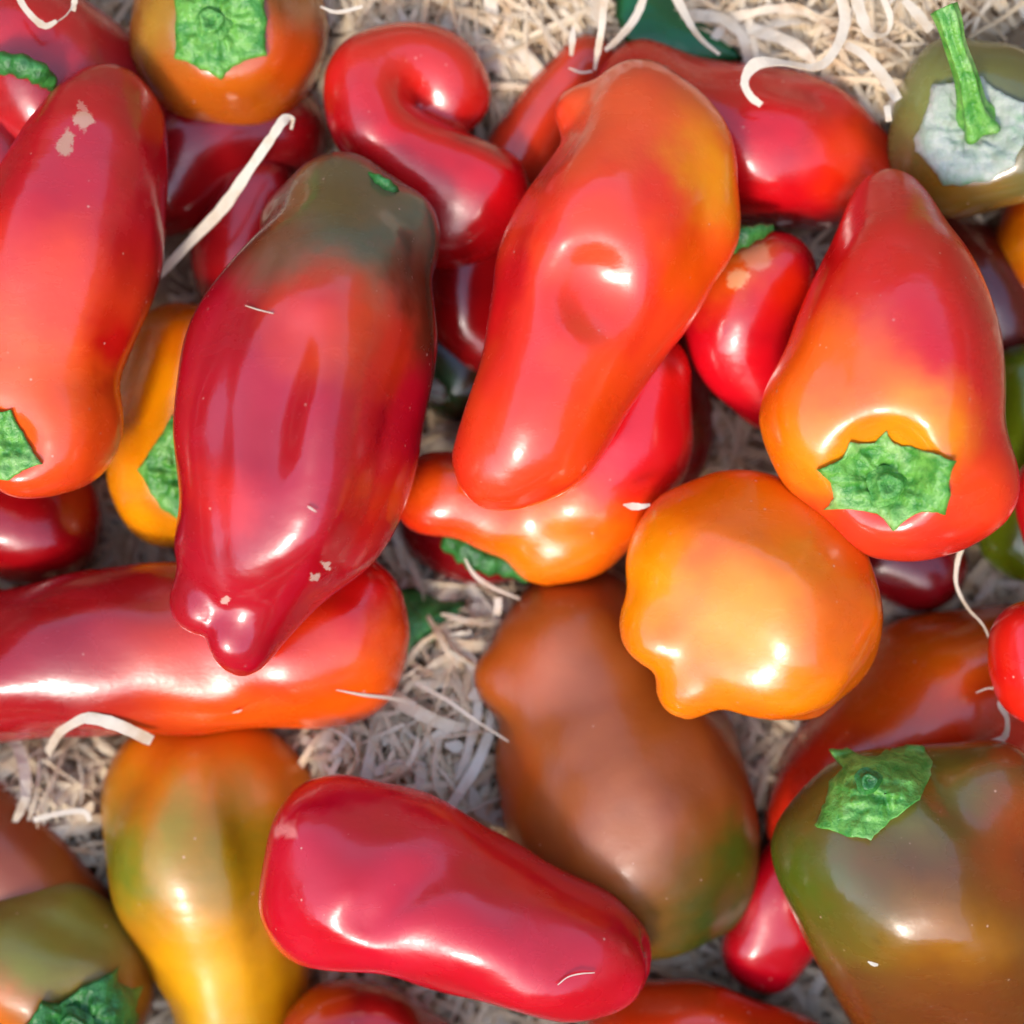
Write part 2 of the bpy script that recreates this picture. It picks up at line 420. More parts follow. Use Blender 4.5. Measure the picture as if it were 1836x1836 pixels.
# ---------------------------------------------------------------- the peppers
RED = (196, 12, 18); DEEP = (150, 6, 16); CRIM = (190, 8, 34); ORED = (226, 42, 14); ORA = (238, 110, 6); YEL = (240, 160, 6)
PEPPERS = [
 # ---- lowest layer
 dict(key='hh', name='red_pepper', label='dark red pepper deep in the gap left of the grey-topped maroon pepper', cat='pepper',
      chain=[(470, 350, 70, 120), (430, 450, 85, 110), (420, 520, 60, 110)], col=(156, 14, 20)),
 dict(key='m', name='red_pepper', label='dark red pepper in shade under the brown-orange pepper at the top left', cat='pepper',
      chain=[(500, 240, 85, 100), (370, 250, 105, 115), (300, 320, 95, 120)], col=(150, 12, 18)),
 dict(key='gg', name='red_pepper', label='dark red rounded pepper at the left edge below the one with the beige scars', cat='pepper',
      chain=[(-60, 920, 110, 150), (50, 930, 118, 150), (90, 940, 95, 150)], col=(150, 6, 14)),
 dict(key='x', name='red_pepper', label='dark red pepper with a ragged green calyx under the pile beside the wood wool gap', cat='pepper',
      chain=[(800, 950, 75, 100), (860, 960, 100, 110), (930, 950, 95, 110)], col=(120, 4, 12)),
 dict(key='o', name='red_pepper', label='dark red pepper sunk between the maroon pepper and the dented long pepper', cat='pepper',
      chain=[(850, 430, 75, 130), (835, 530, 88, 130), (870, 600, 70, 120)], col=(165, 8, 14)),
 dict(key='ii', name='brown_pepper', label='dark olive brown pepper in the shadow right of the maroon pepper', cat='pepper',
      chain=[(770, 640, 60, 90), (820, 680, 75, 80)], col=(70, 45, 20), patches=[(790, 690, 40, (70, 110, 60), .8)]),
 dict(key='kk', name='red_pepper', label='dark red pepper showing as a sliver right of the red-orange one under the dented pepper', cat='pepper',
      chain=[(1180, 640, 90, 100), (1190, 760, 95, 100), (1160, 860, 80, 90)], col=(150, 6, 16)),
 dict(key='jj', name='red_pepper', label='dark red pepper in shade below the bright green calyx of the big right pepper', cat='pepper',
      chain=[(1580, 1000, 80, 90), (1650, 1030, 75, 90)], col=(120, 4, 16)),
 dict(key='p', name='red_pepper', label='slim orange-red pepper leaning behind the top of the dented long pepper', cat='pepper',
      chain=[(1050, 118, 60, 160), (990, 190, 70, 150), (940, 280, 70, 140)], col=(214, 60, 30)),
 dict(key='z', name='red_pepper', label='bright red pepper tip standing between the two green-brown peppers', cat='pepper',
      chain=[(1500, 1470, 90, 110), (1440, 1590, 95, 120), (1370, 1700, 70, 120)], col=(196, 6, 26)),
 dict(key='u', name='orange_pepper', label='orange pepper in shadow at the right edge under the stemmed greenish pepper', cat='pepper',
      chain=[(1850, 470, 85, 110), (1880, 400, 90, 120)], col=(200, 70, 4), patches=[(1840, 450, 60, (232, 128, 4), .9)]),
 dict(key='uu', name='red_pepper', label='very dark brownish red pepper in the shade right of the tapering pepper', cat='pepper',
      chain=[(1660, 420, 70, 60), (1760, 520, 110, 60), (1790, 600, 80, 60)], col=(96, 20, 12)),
 dict(key='t', name='green_pepper', label='olive green pepper at the right edge behind the big pepper with the calyx', cat='pepper',
      chain=[(1850, 720, 95, 130), (1860, 830, 125, 140), (1850, 930, 110, 130)], col=(86, 104, 10), col2=(70, 80, 12)),
 dict(key='t2', name='red_pepper', label='sliver of a red pepper at the right edge beside the olive green one', cat='pepper',
      chain=[(1910, 885, 78, 320), (1925, 945, 78, 320)], col=(206, 14, 20), cell=14),
 dict(key='dd', name='brown_pepper', label='reddish brown pepper with a smooth diagonal edge at the lower left', cat='pepper',
      chain=[(-110, 1500, 135, 150), (-20, 1570, 135, 150), (90, 1660, 115, 140)], rough=.34, cw=.08, col=(140, 62, 22), col2=(160, 76, 30)),
 dict(key='gbt', name='red_pepper', label='dark red pepper at the bottom edge under the crimson pepper', cat='pepper',
      chain=[(590, 1840, 90, 190), (690, 1850, 90, 190), (760, 1880, 70, 170)], col=(176, 20, 16), patches=[(560, 1780, 60, (200, 70, 10), .8)]),
 dict(key='gg2', name='orange_pepper', label='orange-red pepper at the bottom edge right of the crimson pepper', cat='pepper',
      chain=[(1150, 1855, 100, 170), (1290, 1870, 110, 180), (1420, 1920, 105, 170)], col=(222, 56, 12)),
 dict(key='s', name='red_pepper', label='small red pepper at the right edge beside the stemmed greenish pepper', cat='pepper',
      chain=[(1850, 175, 45, 260), (1880, 240, 60, 250)], col=(222, 60, 40), cell=8),
 dict(key='s2', name='brown_pepper', label='pale grey-brown pepper in the top right corner above the stemmed one', cat='pepper',
      chain=[(1800, 130, 62, 170), (1870, 110, 70, 180)], col=(120, 104, 84), cell=9),
 dict(key='l', name='red_pepper', label='large dark red pepper in the top left corner behind the one with the beige scars', cat='pepper',
      chain=[(-30, 60, 130, 200), (70, 130, 150, 200), (150, 190, 140, 180), (200, 270, 110, 160)], col=(186, 26, 32)),
 dict(key='l2', name='red_pepper', label='red pepper showing at the left edge under the small green stem', cat='pepper',
      chain=[(-60, 200, 100, 230), (-30, 300, 100, 230)], col=(186, 12, 22)),
 dict(key='y', name='orange_pepper', label='blurred orange-red pepper at the lower right behind the round orange pepper', cat='pepper',
      chain=[(1790, 1210, 135, 140), (1690, 1260, 165, 130), (1570, 1370, 150, 120), (1480, 1470, 110, 110)],
      col=(216, 44, 18), patches=[(1660, 1150, 130, (206, 92, 8), 1.0), (1560, 1250, 90, (206, 80, 8), 1.0)]),
 dict(key='e', name='brown_pepper', label='large brown pepper turning olive green at its lower right, centre of the lower half', cat='pepper',
      chain=[(1035, 1165, 150, 170), (1090, 1290, 176, 170), (1122, 1400, 219, 180), (1132, 1480, 222, 180), (1172, 1550, 172, 180)],
      blobs=[(926, 1212, 64, 190, 14)], lobes=(4, .02, .3), rough=.34, cw=.08, col=(154, 78, 20), col2=(142, 70, 22),
      patches=[(930, 1190, 90, (170, 78, 14), .9), (925, 1420, 90, (170, 74, 12), .9, .5), (1290, 1680, 170, (56, 70, 14), .9), (1335, 1530, 70, (74, 86, 16), .9)]),
 dict(key='g', name='yellow_pepper', label='long pepper shading from orange through olive green to yellow, lower left', cat='pepper',
      chain=[(385, 1440, 168, 150), (368, 1530, 186, 150), (395, 1640, 158, 140), (425, 1760, 132, 130), (430, 1860, 122, 120)],
      blobs=[(325, 1440, 130, 140, 50), (450, 1430, 120, 140, 50)], creases=[((420, 1350, 325), (470, 1500, 325), 34, 40), ((470, 1500, 325), (500, 1700, 290), 32, 40)], lobes=(3, .05, .9), rough=.32, cw=.1, col=(206, 140, 10), col2=(196, 124, 12),
      patches=[(390, 1330, 170, (226, 116, 6), .9, 1.6), (240, 1540, 120, (116, 116, 20), .9, .6, 15), (330, 1480, 80, (164, 140, 34), .9, .5), (430, 1510, 130, (142, 112, 10), .9, .8, 30),
               (400, 1800, 160, (244, 172, 6), .7, .7, 20), (560, 1700, 80, (226, 106, 6), .9, .6, 10)]),
 dict(key='cc', name='brown_pepper', label='olive and brown pepper with a dark green calyx in the bottom left corner', cat='pepper',
      chain=[(60, 1740, 165, 200), (130, 1770, 155, 200)], lobes=(4, .05, .2), dents=[(140, 1830, 62, 370, 40)],
      rough=.32, cw=.1, col=(118, 62, 16), patches=[(90, 1680, 105, (134, 128, 40), .9, 1.4), (0, 1820, 80, (208, 104, 8), .9)]),
 dict(key='j', name='orange_pepper', label='orange pepper half hidden behind the left side of the maroon pepper', cat='pepper',
      chain=[(335, 640, 105, 170), (335, 730, 128, 170), (340, 830, 148, 175)], lobes=(4, .03, .4), dents=[(330, 855, 70, 355, 50)],
      col=(244, 146, 4), patches=[(330, 570, 90, (222, 104, 4), .9)]),
 dict(key='k', name='brown_pepper', label='brown-orange pepper with a square bright green calyx at the top edge', cat='pepper',
      chain=[(412, 20, 165, 210), (412, 60, 172, 215)], lobes=(4, .03, .5), dents=[(398, 55, 88, 415, 50)],
      col=(160, 92, 34), patches=[(300, 40, 80, (168, 120, 36), .8, .7), (520, 150, 110, (206, 70, 8), .9), (400, 190, 100, (190, 92, 14), .8, 1.5)]),
 dict(key='n', name='red_pepper', label='bright red pepper bent like a hook, top centre left', cat='pepper',
      chain=[(795, 165, 82, 200), (770, 120, 82, 225), (700, 112, 80, 250), (665, 165, 80, 260), (685, 240, 88, 260), (770, 300, 88, 250), (870, 345, 82, 230)],
      blobs=[(760, 360, 95, 200, 50), (820, 390, 80, 190, 50)],
      lobes=(3, .0, 0), wob=.8, col=(208, 10, 20), patches=[(780, 60, 140, (208, 44, 30), .9, 1.5)]),
 dict(key='q', name='red_pepper', label='bright red pepper under the curled wood ribbon, top right of centre', cat='pepper',
      chain=[(1150, 145, 78, 190), (1240, 210, 115, 190), (1350, 245, 136, 190), (1450, 275, 128, 190), (1540, 300, 90, 180)], lobes=(3, .05, .2),
      col=(204, 12, 22), patches=[(1530, 290, 85, (232, 50, 6), .8), (1180, 100, 120, (206, 40, 20), .9)]),
 dict(key='r', name='green_pepper', label='greenish brown pepper with a dried grey calyx and long green stem, top right', cat='pepper',
      chain=[(1748, 212, 142, 260), (1745, 248, 140, 260)], lobes=(4, .02, .5), dents=[(1745, 235, 90, 420, 36)],
      col=(98, 98, 52), col2=(116, 98, 44), patches=[(1650, 140, 110, (122, 128, 66), .9), (1700, 350, 80, (140, 96, 26), .9, 1.5)]),
 dict(key='w', name='orange_pepper', label='lobed red-orange pepper directly under the lower end of the dented long pepper', cat='pepper',
      chain=[(1150, 690, 92, 250), (1135, 780, 108, 250), (1060, 870, 112, 250), (980, 930, 85, 245)],
      blobs=[(795, 880, 84, 250, 30), (875, 895, 92, 235, 40), (895, 930, 72, 252, 26), (970, 990, 52, 235, 40), (1040, 960, 70, 230, 40)],
      lobes=(3, .04, 0), col=(226, 24, 14), patches=[(1000, 980, 120, (240, 120, 6), .9, 1.5, 15), (800, 890, 75, (232, 80, 10), .9), (1150, 800, 120, (208, 14, 22), .8)]),
 dict(key='v', name='red_pepper', label='small shiny red pepper with pale scars between the dented and the tapering pepper', cat='pepper',
      chain=[(1392, 492, 82, 270), (1340, 560, 102, 280), (1345, 640, 84, 260), (1375, 710, 62, 240)], lobes=(3, .02, 0),
      col=(206, 10, 26), patches=[(1310, 480, 80, (228, 96, 20), .9, .8, -40), (1400, 520, 60, (222, 34, 8), .9), (1352, 462, 26, (226, 140, 100), .28), (1318, 505, 18, (238, 176, 120), .28)]),
 dict(key='h', name='red_pepper', label='long red pepper turning orange at its right end, lying under the maroon pepper', cat='pepper',
      chain=[(-120, 1240, 105, 240), (30, 1195, 130, 250), (190, 1165, 146, 250), (380, 1150, 150, 250), (540, 1148, 152, 250), (590, 1130, 130, 250)],
      blobs=[(625, 1075, 88, 250, 60), (622, 1205, 90, 245, 50)], lobes=(3, .045, .3), col=(160, 12, 22), col2=(150, 12, 20),
      patches=[(540, 1230, 170, (238, 92, 6), .9, 1.6), (470, 1140, 120, (204, 36, 8), .9, 1.4), (640, 1050, 90, (206, 16, 14), .8)]),
 # ---- upper layer
 dict(key='i', name='red_pepper', label='large red and orange pepper with two beige scars on its tip, left edge', cat='pepper',
      chain=[(190, 222, 100, 330), (166, 310, 138, 370), (125, 430, 165, 380), (85, 550, 160, 385), (50, 660, 150, 385), (60, 740, 138, 390)],
      blobs=[(100, 755, 105, 390, 50), (-60, 740, 120, 380, 40)], dents=[(5, 800, 70, 520, 40)], creases=[((15, 620, 560), (25, 720, 535), 22, 26)],
      lobes=(3, .06, .9), col=(192, 16, 28), col2=(184, 10, 24),
      patches=[(60, 720, 230, (236, 84, 14), .9, 1.1), (130, 500, 90, (222, 60, 18), .9, .7, -20), (200, 620, 60, (196, 20, 14), .8, .6, -15),
               (155, 218, 17, (204, 160, 128), .25, .9), (127, 262, 22, (196, 152, 118), .25, .6), (150, 190, 12, (206, 130, 110), .28, .4, 30)]),
 dict(key='c', name='red_pepper', label='big tapering red pepper with orange shoulder and bright green star calyx, right side', cat='pepper',
      chain=[(1580, 395, 78, 350), (1592, 480, 122, 390), (1603, 590, 178, 430), (1600, 700, 200, 450), (1600, 770, 195, 450)],
      blobs=[(1475, 760, 112, 450, 60), (1715, 870, 112, 450, 50), (1610, 880, 122, 440, 50), (1480, 830, 80, 430, 40)],
      dents=[(1580, 865, 96, 596, 40)], lobes=(3, .03, 1.1), wob=.7, cell=10, col=(208, 20, 16), col2=(204, 14, 20),
      patches=[(1440, 770, 150, (242, 124, 6), .9, .8, -20), (1560, 790, 110, (232, 140, 6), .7, 1.3), (1500, 680, 100, (238, 96, 10), .9), (1740, 880, 75, (230, 60, 6), .9),
               (1560, 950, 80, (222, 60, 30), .9, 1.8)]),
 dict(key='d', relax=2, name='orange_pepper', label='rounded bright orange pepper with a small lobe at its lower left', cat='pepper',
      chain=[(1300, 1040, 158, 390), (1360, 1080, 180, 395), (1415, 1110, 160, 390)],
      blobs=[(1290, 1015, 160, 390, 50), (1420, 1060, 158, 385, 50), (1355, 1160, 128, 390, 50), (1246, 1228, 60, 415, 22), (1184, 1112, 72, 425, 30), (1460, 1140, 118, 380, 50)],
      creases=[((1172, 1204, 430), (1215, 1184, 505), 12, 16)], lobes=(4, .03, .6), col=(240, 126, 2), col2=(232, 108, 2),
      patches=[(1530, 1090, 150, (216, 92, 4), 1.0, .7), (1330, 920, 90, (224, 104, 4), .9, 1.6), (1160, 1030, 90, (246, 152, 8), .9, .7), (1320, 1110, 90, (244, 146, 8), .9)]),
 dict(key='f', name='red_pepper', label='smooth crimson pepper lying diagonally at the bottom centre', cat='pepper',
      chain=[(612, 1528, 140, 370), (680, 1568, 158, 380), (780, 1612, 152, 385), (900, 1662, 146, 385), (1010, 1700, 136, 380), (1068, 1718, 116, 370)],
      blobs=[(590, 1610, 118, 370, 50)], creases=[((830, 1490, 520), (650, 1660, 530), 24, 44), ((1145, 1745, 400), (1170, 1690, 380), 6, 14)], lobes=(3, .05, .5),
      col=(192, 6, 26), col2=(198, 10, 36), patches=[(514, 1480, 16, (226, 120, 110), .6)]),
 dict(key='aa', name='green_pepper', label='big blocky green-brown pepper with a leaf-like calyx, bottom right corner', cat='pepper',
      chain=[(1595, 1524, 178, 375), (1655, 1590, 224, 330), (1705, 1690, 212, 250), (1755, 1800, 196, 170)],
      blobs=[(1745, 1445, 116, 375, 36), (1510, 1530, 116, 370, 36), (1810, 1570, 130, 320, 40), (1630, 1600, 120, 430, 50)], dents=[(1570, 1400, 60, 535, 50)], creases=[((1600, 1440, 530), (1680, 1560, 580), 26, 44), ((1570, 1460, 530), (1560, 1600, 570), 22, 44)],
      lobes=(4, .025, .3), col=(116, 72, 24), col2=(106, 64, 24),
      patches=[(1430, 1570, 120, (76, 92, 16), .9, .6), (1530, 1640, 90, (100, 88, 20), .9), (1690, 1650, 100, (150, 94, 16), .9, 1.4), (1590, 1380, 110, (108, 100, 30), .9, 1.6), (1820, 1500, 120, (150, 62, 12), .9, .8),
               (1700, 1820, 120, (110, 52, 10), .9, 1.6)]),
 dict(key='bb', name='red_pepper', label='bright orange-red pepper tip at the right edge above the blocky green-brown pepper', cat='pepper',
      chain=[(1862, 1155, 76, 400), (1880, 1210, 92, 400)], lobes=(3, .02, .3), col=(222, 34, 18), col2=(214, 20, 16)),
 dict(key='b', name='red_pepper', label='long red-orange pepper with a dent in its middle and a yellow shoulder', cat='pepper',
      chain=[(1130, 212, 92, 340), (1142, 310, 152, 380), (1095, 440, 184, 410), (1055, 550, 168, 430), (1010, 650, 148, 440), (962, 745, 130, 450), (912, 808, 92, 455)],
      blobs=[(1232, 295, 88, 380, 50), (1245, 400, 66, 390, 50), (1040, 200, 38, 340, 40), (893, 850, 42, 440, 24)], relax=3, dents=[(1050, 502, 56, 580, 56), (1066, 530, 46, 582, 50)], creases=[((845, 862, 500), (872, 836, 540), 6, 12)],
      lobes=(3, .035, .7), col=(236, 66, 26), col2=(228, 46, 28),
      patches=[(1270, 290, 120, (238, 140, 10), .8, .6, 15), (1250, 480, 90, (232, 84, 8), .9, .6), (905, 820, 110, (228, 60, 20), .9), (900, 520, 110, (206, 14, 20), .9, .4, -15),
               (1120, 180, 110, (236, 84, 36), .9, 1.2), (1060, 760, 110, (228, 66, 10), .9, .6, -35)]),
 dict(key='a', relax=2, name='maroon_pepper', label='large maroon pepper with a grey-green stem end and knobbed tip, left of centre', cat='pepper',
      chain=[(610, 400, 112, 350), (600, 480, 150, 390), (580, 570, 184, 420), (545, 700, 206, 435), (530, 830, 196, 445), (518, 940, 168, 455), (503, 1040, 112, 460), (462, 1128, 70, 462)],
      blobs=[(590, 372, 92, 345, 40), (695, 430, 84, 350, 40), (520, 400, 60, 340, 40), (358, 1084, 48, 472, 8), (392, 985, 62, 440, 50), (448, 1148, 66, 470, 8), (640, 640, 112, 430, 60)],
      creases=[((378, 1172, 460), (424, 1085, 525), 18, 12), ((520, 600, 640), (475, 800, 655), 40, 60)], lobes=(4, .05, .4), wob=1.2,
      col=(172, 8, 30), col2=(164, 8, 24),
      patches=[(665, 415, 160, (88, 94, 72), .4, 1.3, 12), (620, 300, 90, (104, 92, 62), .6, 1.4), (760, 540, 110, (88, 40, 20), .8, .5), (480, 420, 70, (120, 60, 30), .9), (590, 350, 70, (104, 84, 42), .9),
               (620, 590, 95, (206, 60, 16), .9, 1.0), (690, 640, 70, (186, 44, 18), .9, .5), (560, 560, 70, (196, 40, 20), .9), (420, 900, 60, (204, 30, 26), .9), (680, 900, 70, (186, 20, 12), .9, .5, -20),
               (592, 1012, 7, (206, 180, 160), .28), (572, 1034, 7, (196, 170, 150), .28, .8), (413, 1074, 7, (214, 170, 150), .28, 1.4)]),
]
G = 'peppers heaped on the wood wool'
peps = {}
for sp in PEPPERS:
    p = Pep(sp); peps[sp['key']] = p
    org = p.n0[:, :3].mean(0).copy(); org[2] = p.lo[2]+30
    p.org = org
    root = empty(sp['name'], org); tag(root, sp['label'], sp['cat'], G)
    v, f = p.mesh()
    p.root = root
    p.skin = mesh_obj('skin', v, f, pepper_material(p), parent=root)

# ---------------------------------------------------------------- calyxes and stems
def calyx(key, poly, mat, centre=None, thick=7, bump=4.0, knob=None, lift=2.0, mat_knob=None, curl=0.0, zbase=None):
    p = peps[key]; zt = p.zmean+p.rmean*.8
    P = np.array([px(x, y, zt)[:2] for x, y in poly])
    C = px(*(centre or tuple(np.mean(poly, 0))), zt)[:2]
    # dense outline
    seg = []
    for i in range(len(P)):
        a, b = P[i], P[(i+1) % len(P)]
        m = max(2, int(np.linalg.norm(b-a)/6))
        for t in np.linspace(0, 1, m, endpoint=False):
            q = a+(b-a)*t
            inward = (C-q)/(np.linalg.norm(C-q)+1e-6)
            seg.append(q+inward*(math.sin(t*math.pi)*np.linalg.norm(b-a)*.05)+rng.normal(size=2)*.6)
    R = np.array(seg); n = len(R)
    rings = 16; V = []
    ts = np.linspace(0.02, 1, rings)
    XY = np.concatenate([C+(R-C)*t for t in ts])
    Z = p.top(XY[:, 0], XY[:, 1]) if zbase is None else np.full(len(XY), float(zbase))
    zm = np.nanmin(Z) if not np.all(np.isnan(Z)) else zt
    Z = np.where(np.isnan(Z), zm, Z)
    ph = rng.uniform(0, 6, 6)
    tt = np.repeat(ts, n)
    bumps = 1.5*bump*(np.sin(XY[:, 0]/9+ph[0])*np.sin(XY[:, 1]/8+ph[1])+.7*np.sin((XY[:, 0]+XY[:, 1])/5.5+ph[2])*np.sin((XY[:, 0]-XY[:, 1])/6.3+ph[3]))*np.clip(1.15-tt, 0, 1)
    ridge = np.zeros(len(XY))
    for q in P:
        ab = q-C; tq = np.clip(((XY-C)@ab)/ab.dot(ab), 0, 1)
        ridge = np.maximum(ridge, np.exp(-(np.linalg.norm(XY-(C+tq[:, None]*ab), axis=1)/6.5)**2))
    top = Z+lift+thick*(1.35-.6*tt**3)+bumps+curl*tt**4+ridge*4.5*(1-.6*tt)
    V = np.column_stack([XY, top])
    bot = np.column_stack([XY[-n:], Z[-n:]-6+curl])
    V = np.vstack([V, bot])
    F = []
    for k in range(rings):
        for i in range(n):
            j = (i+1) % n
            F.append((k*n+i, (k+1)*n+i, (k+1)*n+j, k*n+j))
    F = [(a, d, c, b) for a, b, c, d in F]
    cen = len(V); V = np.vstack([V, [C[0], C[1], top[:n].mean()]])
    F3 = [(i, (i+1) % n, cen, cen) for i in range(n)]
    me_f = F
    o = mesh_obj('calyx', V, me_f, mat, parent=p.root)
    if knob:
        kx, ky, kr, kh = knob
        kc = px(kx, ky, zt); kz = float(np.interp(0, [0], [np.nanmean(top[:n])]))
        prof = [(1.9, -3), (1.45, kh*.25), (1.15, kh*.6), (1.12, kh*.9), (.95, kh), (.6, kh*.9), (.45, kh*.65), (.0, kh*.6)]
        m = 24; KV = []; KF = []
        for q, (rr, zz) in enumerate(prof):
            for i in range(m):
                a = 2*math.pi*i/m; w = 1+.09*math.sin(3*a+1)+.05*math.sin(5*a)
                KV.append((kc[0]+kr*rr*w*math.cos(a), kc[1]+kr*rr*w*math.sin(a), kz+zz+rng.normal()*.5))
        for q in range(len(prof)-1):
            for i in range(m):
                j = (i+1) % m; KF.append((q*m+i, q*m+j, (q+1)*m+j, (q+1)*m+i))
        k_ = mesh_obj('stem_stub', KV, KF, mat_knob or M_PITH, parent=p.root)
        k_.parent = o
    return o, np.nanmean(top[:n])

calyx('c', [(1460,843),(1505,822),(1515,795),(1560,795),(1575,776),(1592,797),(1620,803),(1650,815),(1690,830),(1682,865),(1688,888),(1684,922),(1640,918),(1610,935),(1596,952),(1575,925),(1540,915),(1484,914),(1494,893),(1487,866)],
      M_GREEN, (1582, 862), knob=(1585, 873, 17, 16), bump=5, thick=9)
calyx('k', [(316,-60),(480,-60),(476,0),(482,40),(478,75),(480,100),(430,115),(395,142),(360,125),(314,105),(318,60),(315,0)], M_GREEN, (395, 45), knob=(385, 48, 17, 15), bump=4.5, thick=8)
calyx('i', [(-60,745),(0,738),(28,738),(45,775),(62,805),(82,832),(45,845),(20,862),(-50,858)], M_GREEN, (-5, 800), bump=5, thick=8)
calyx('j', [(320,748),(350,760),(390,850),(385,930),(345,950),(318,925),(296,912),(278,885),(268,862),(255,845),(280,810)], M_GREEN, (335, 850), bump=5, thick=7)
calyx('aa', [(1496,1350),(1530,1350),(1560,1356),(1590,1350),(1640,1343),(1666,1343),(1674,1366),(1660,1390),(1630,1420),(1590,1448),(1560,1470),(1540,1488),(1500,1482),(1455,1472),(1470,1440),(1485,1400),(1510,1375)],
      M_GREEN, (1570, 1410), bump=5, thick=12, lift=8, curl=8, knob=(1540, 1388, 11, 9), mat_knob=M_GREEN2)
calyx('cc', [(50,1836),(85,1785),(110,1795),(150,1765),(205,1742),(208,1765),(240,1790),(235,1850),(190,1900),(90,1900)], M_GREEN2, (150, 1835), bump=6, thick=12, lift=5, knob=(138, 1830, 16, 12), mat_knob=M_GREEN2)
o_r, zr = calyx('r', [(1672,150),(1700,152),(1740,130),(1760,138),(1790,165),(1832,190),(1836,235),(1830,262),(1815,300),(1780,322),(1730,328),(1700,326),(1672,290),(1650,262),(1648,240),(1662,200)],
      M_GREY, (1745, 235), bump=4, thick=7)
# long stem of the top right pepper
def tube(path, radii, m=16, ribs=0, rib_amp=0.0, closed=True):
    path = np.asarray(path, float); V = []; F = []
    for i, p in enumerate(path):
        t = path[min(i+1, len(path)-1)]-path[max(i-1, 0)]; t /= np.linalg.norm(t)
        u = np.cross(t, [0, 0, 1.0]);
        if np.linalg.norm(u) < .2: u = np.cross(t, [1.0, 0, 0])
        u /= np.linalg.norm(u); w = np.cross(u, t)
        for j in range(m):
            a = 2*math.pi*j/m; r = radii[i]*(1+rib_amp*math.cos(ribs*a))
            V.append(p+r*(math.cos(a)*u+math.sin(a)*w))
    for i in range(len(path)-1):
        for j in range(m):
            k = (j+1) % m; F.append((i*m+j, i*m+k, (i+1)*m+k, (i+1)*m+j))
    n0 = len(V); V.append(path[0]); V.append(path[-1])
    for j in range(0, m, 2):
        a, b, c = j, (j+1) % m, (j+2) % m
        F.append((n0, c, b, a)); o = (len(path)-1)*m; F.append((n0+1, o+a, o+b, o+c))
    return np.array(V), np.array(F)
st = [px(1752, 222, zr-6), px(1744, 194, zr+22), px(1733, 140, zr+60), px(1713, 82, zr+90), px(1702, 40, zr+105), px(1692, 14, zr+108)]
stc = catmull(np.column_stack([np.array(st), [36, 22, 17, 15.5, 18, 19.5]]), 5)
V, F = tube(stc[:, :3], stc[:, 3], m=40, ribs=5, rib_amp=.2)
s_ = mesh_obj('stem', V, F, M_GREEN, parent=peps['r'].root); s_.parent = o_r
# calyx of the dark pepper under the lobed orange one: a ragged green collar
def strip_calyx(key, pts, width, mat):
    pr = peps[key]; C = catmull(np.array([list(px(x, y, z))+[w] for x, y, z, w in pts]), 5)
    V, F = tube(C[:, :3], C[:, 3]*(1+.15*np.sin(np.arange(len(C))*1.7)), m=14, ribs=3, rib_amp=.12)
    return mesh_obj('calyx', V, F, mat, parent=pr.root)
strip_calyx('x', [(795, 968, 215, 12), (835, 985, 222, 22), (865, 1005, 220, 20), (905, 1012, 214, 18), (950, 1035, 195, 10)], 0, M_GREEN2)
strip_calyx('v', [(1275, 455, 300, 12), (1310, 432, 322, 18), (1350, 418, 322, 14), (1385, 408, 310, 6)], 0, M_GREEN2)
strip_calyx('a', [(660, 312, 400, 4), (680, 322, 412, 8), (700, 335, 410, 9), (712, 345, 400, 5)], 0, M_GREEN2)
strip_calyx('ii', [(775, 690, 150, 12), (782, 705, 165, 18), (778, 718, 170, 17)], 0, M_GREY)
strip_calyx('l', [(-30, 118, 350, 14), (10, 112, 372, 17), (55, 122, 375, 18), (85, 142, 350, 15), (95, 160, 330, 6)], 0, M_GREEN2)

# ---------------------------------------------------------------- leaves
def leaf(name, label, outline, z0, mat, bend=20):
    P = np.array([px(x, y, z0)[:2] for x, y in outline]); C = P.mean(0)
    R = []
    for i in range(len(P)):
        a, b = P[i], P[(i+1) % len(P)]
        for t in np.linspace(0, 1, 6, endpoint=False): R.append(a+(b-a)*t)
    R = np.array(R); n = len(R); V = []
    for side in (1, 0):
        for t in np.linspace(0.02, 1, 8):
            q = C+(R-C)*t
            z = z0+bend*np.sin(q[:, 0]/70)+bend*.5*np.cos(q[:, 1]/40)-bend*t*t+(4 if side else 0)*(1-t**4)
            V.append(np.column_stack([q, z]))
    V = np.vstack(V); F = []
    for k in range(7):
        for i in range(n):
            j = (i+1) % n
            F.append((k*n+i, k*n+j, (k+1)*n+j, (k+1)*n+i)[::-1])
            o = 8*n; F.append((o+k*n+i, o+k*n+j, o+(k+1)*n+j, o+(k+1)*n+i))
    for i in range(n):
        j = (i+1) % n; F.append((7*n+i, 7*n+j, 15*n+j, 15*n+i))
    org = np.array([C[0], C[1], z0])
    o = mesh_obj(name, V, F, mat, origin=org); tag(o, label, 'leaf'); return o
leaf('leaf', 'smooth dark green leaf lying on wood wool at the top edge', [(1108, -40), (1200, -60), (1265, 15), (1305, 52), (1335, 100), (1300, 104), (1250, 112), (1180, 95), (1120, 70), (1104, 20)], 215, M_LEAF)
leaf('leaf', 'blurred mid green leaf in the shade beside the central wood wool', [(690, 1060), (740, 1055), (790, 1080), (836, 1080), (820, 1125), (775, 1155), (735, 1180), (705, 1225), (680, 1140)], 205, M_GREEN2, 24)

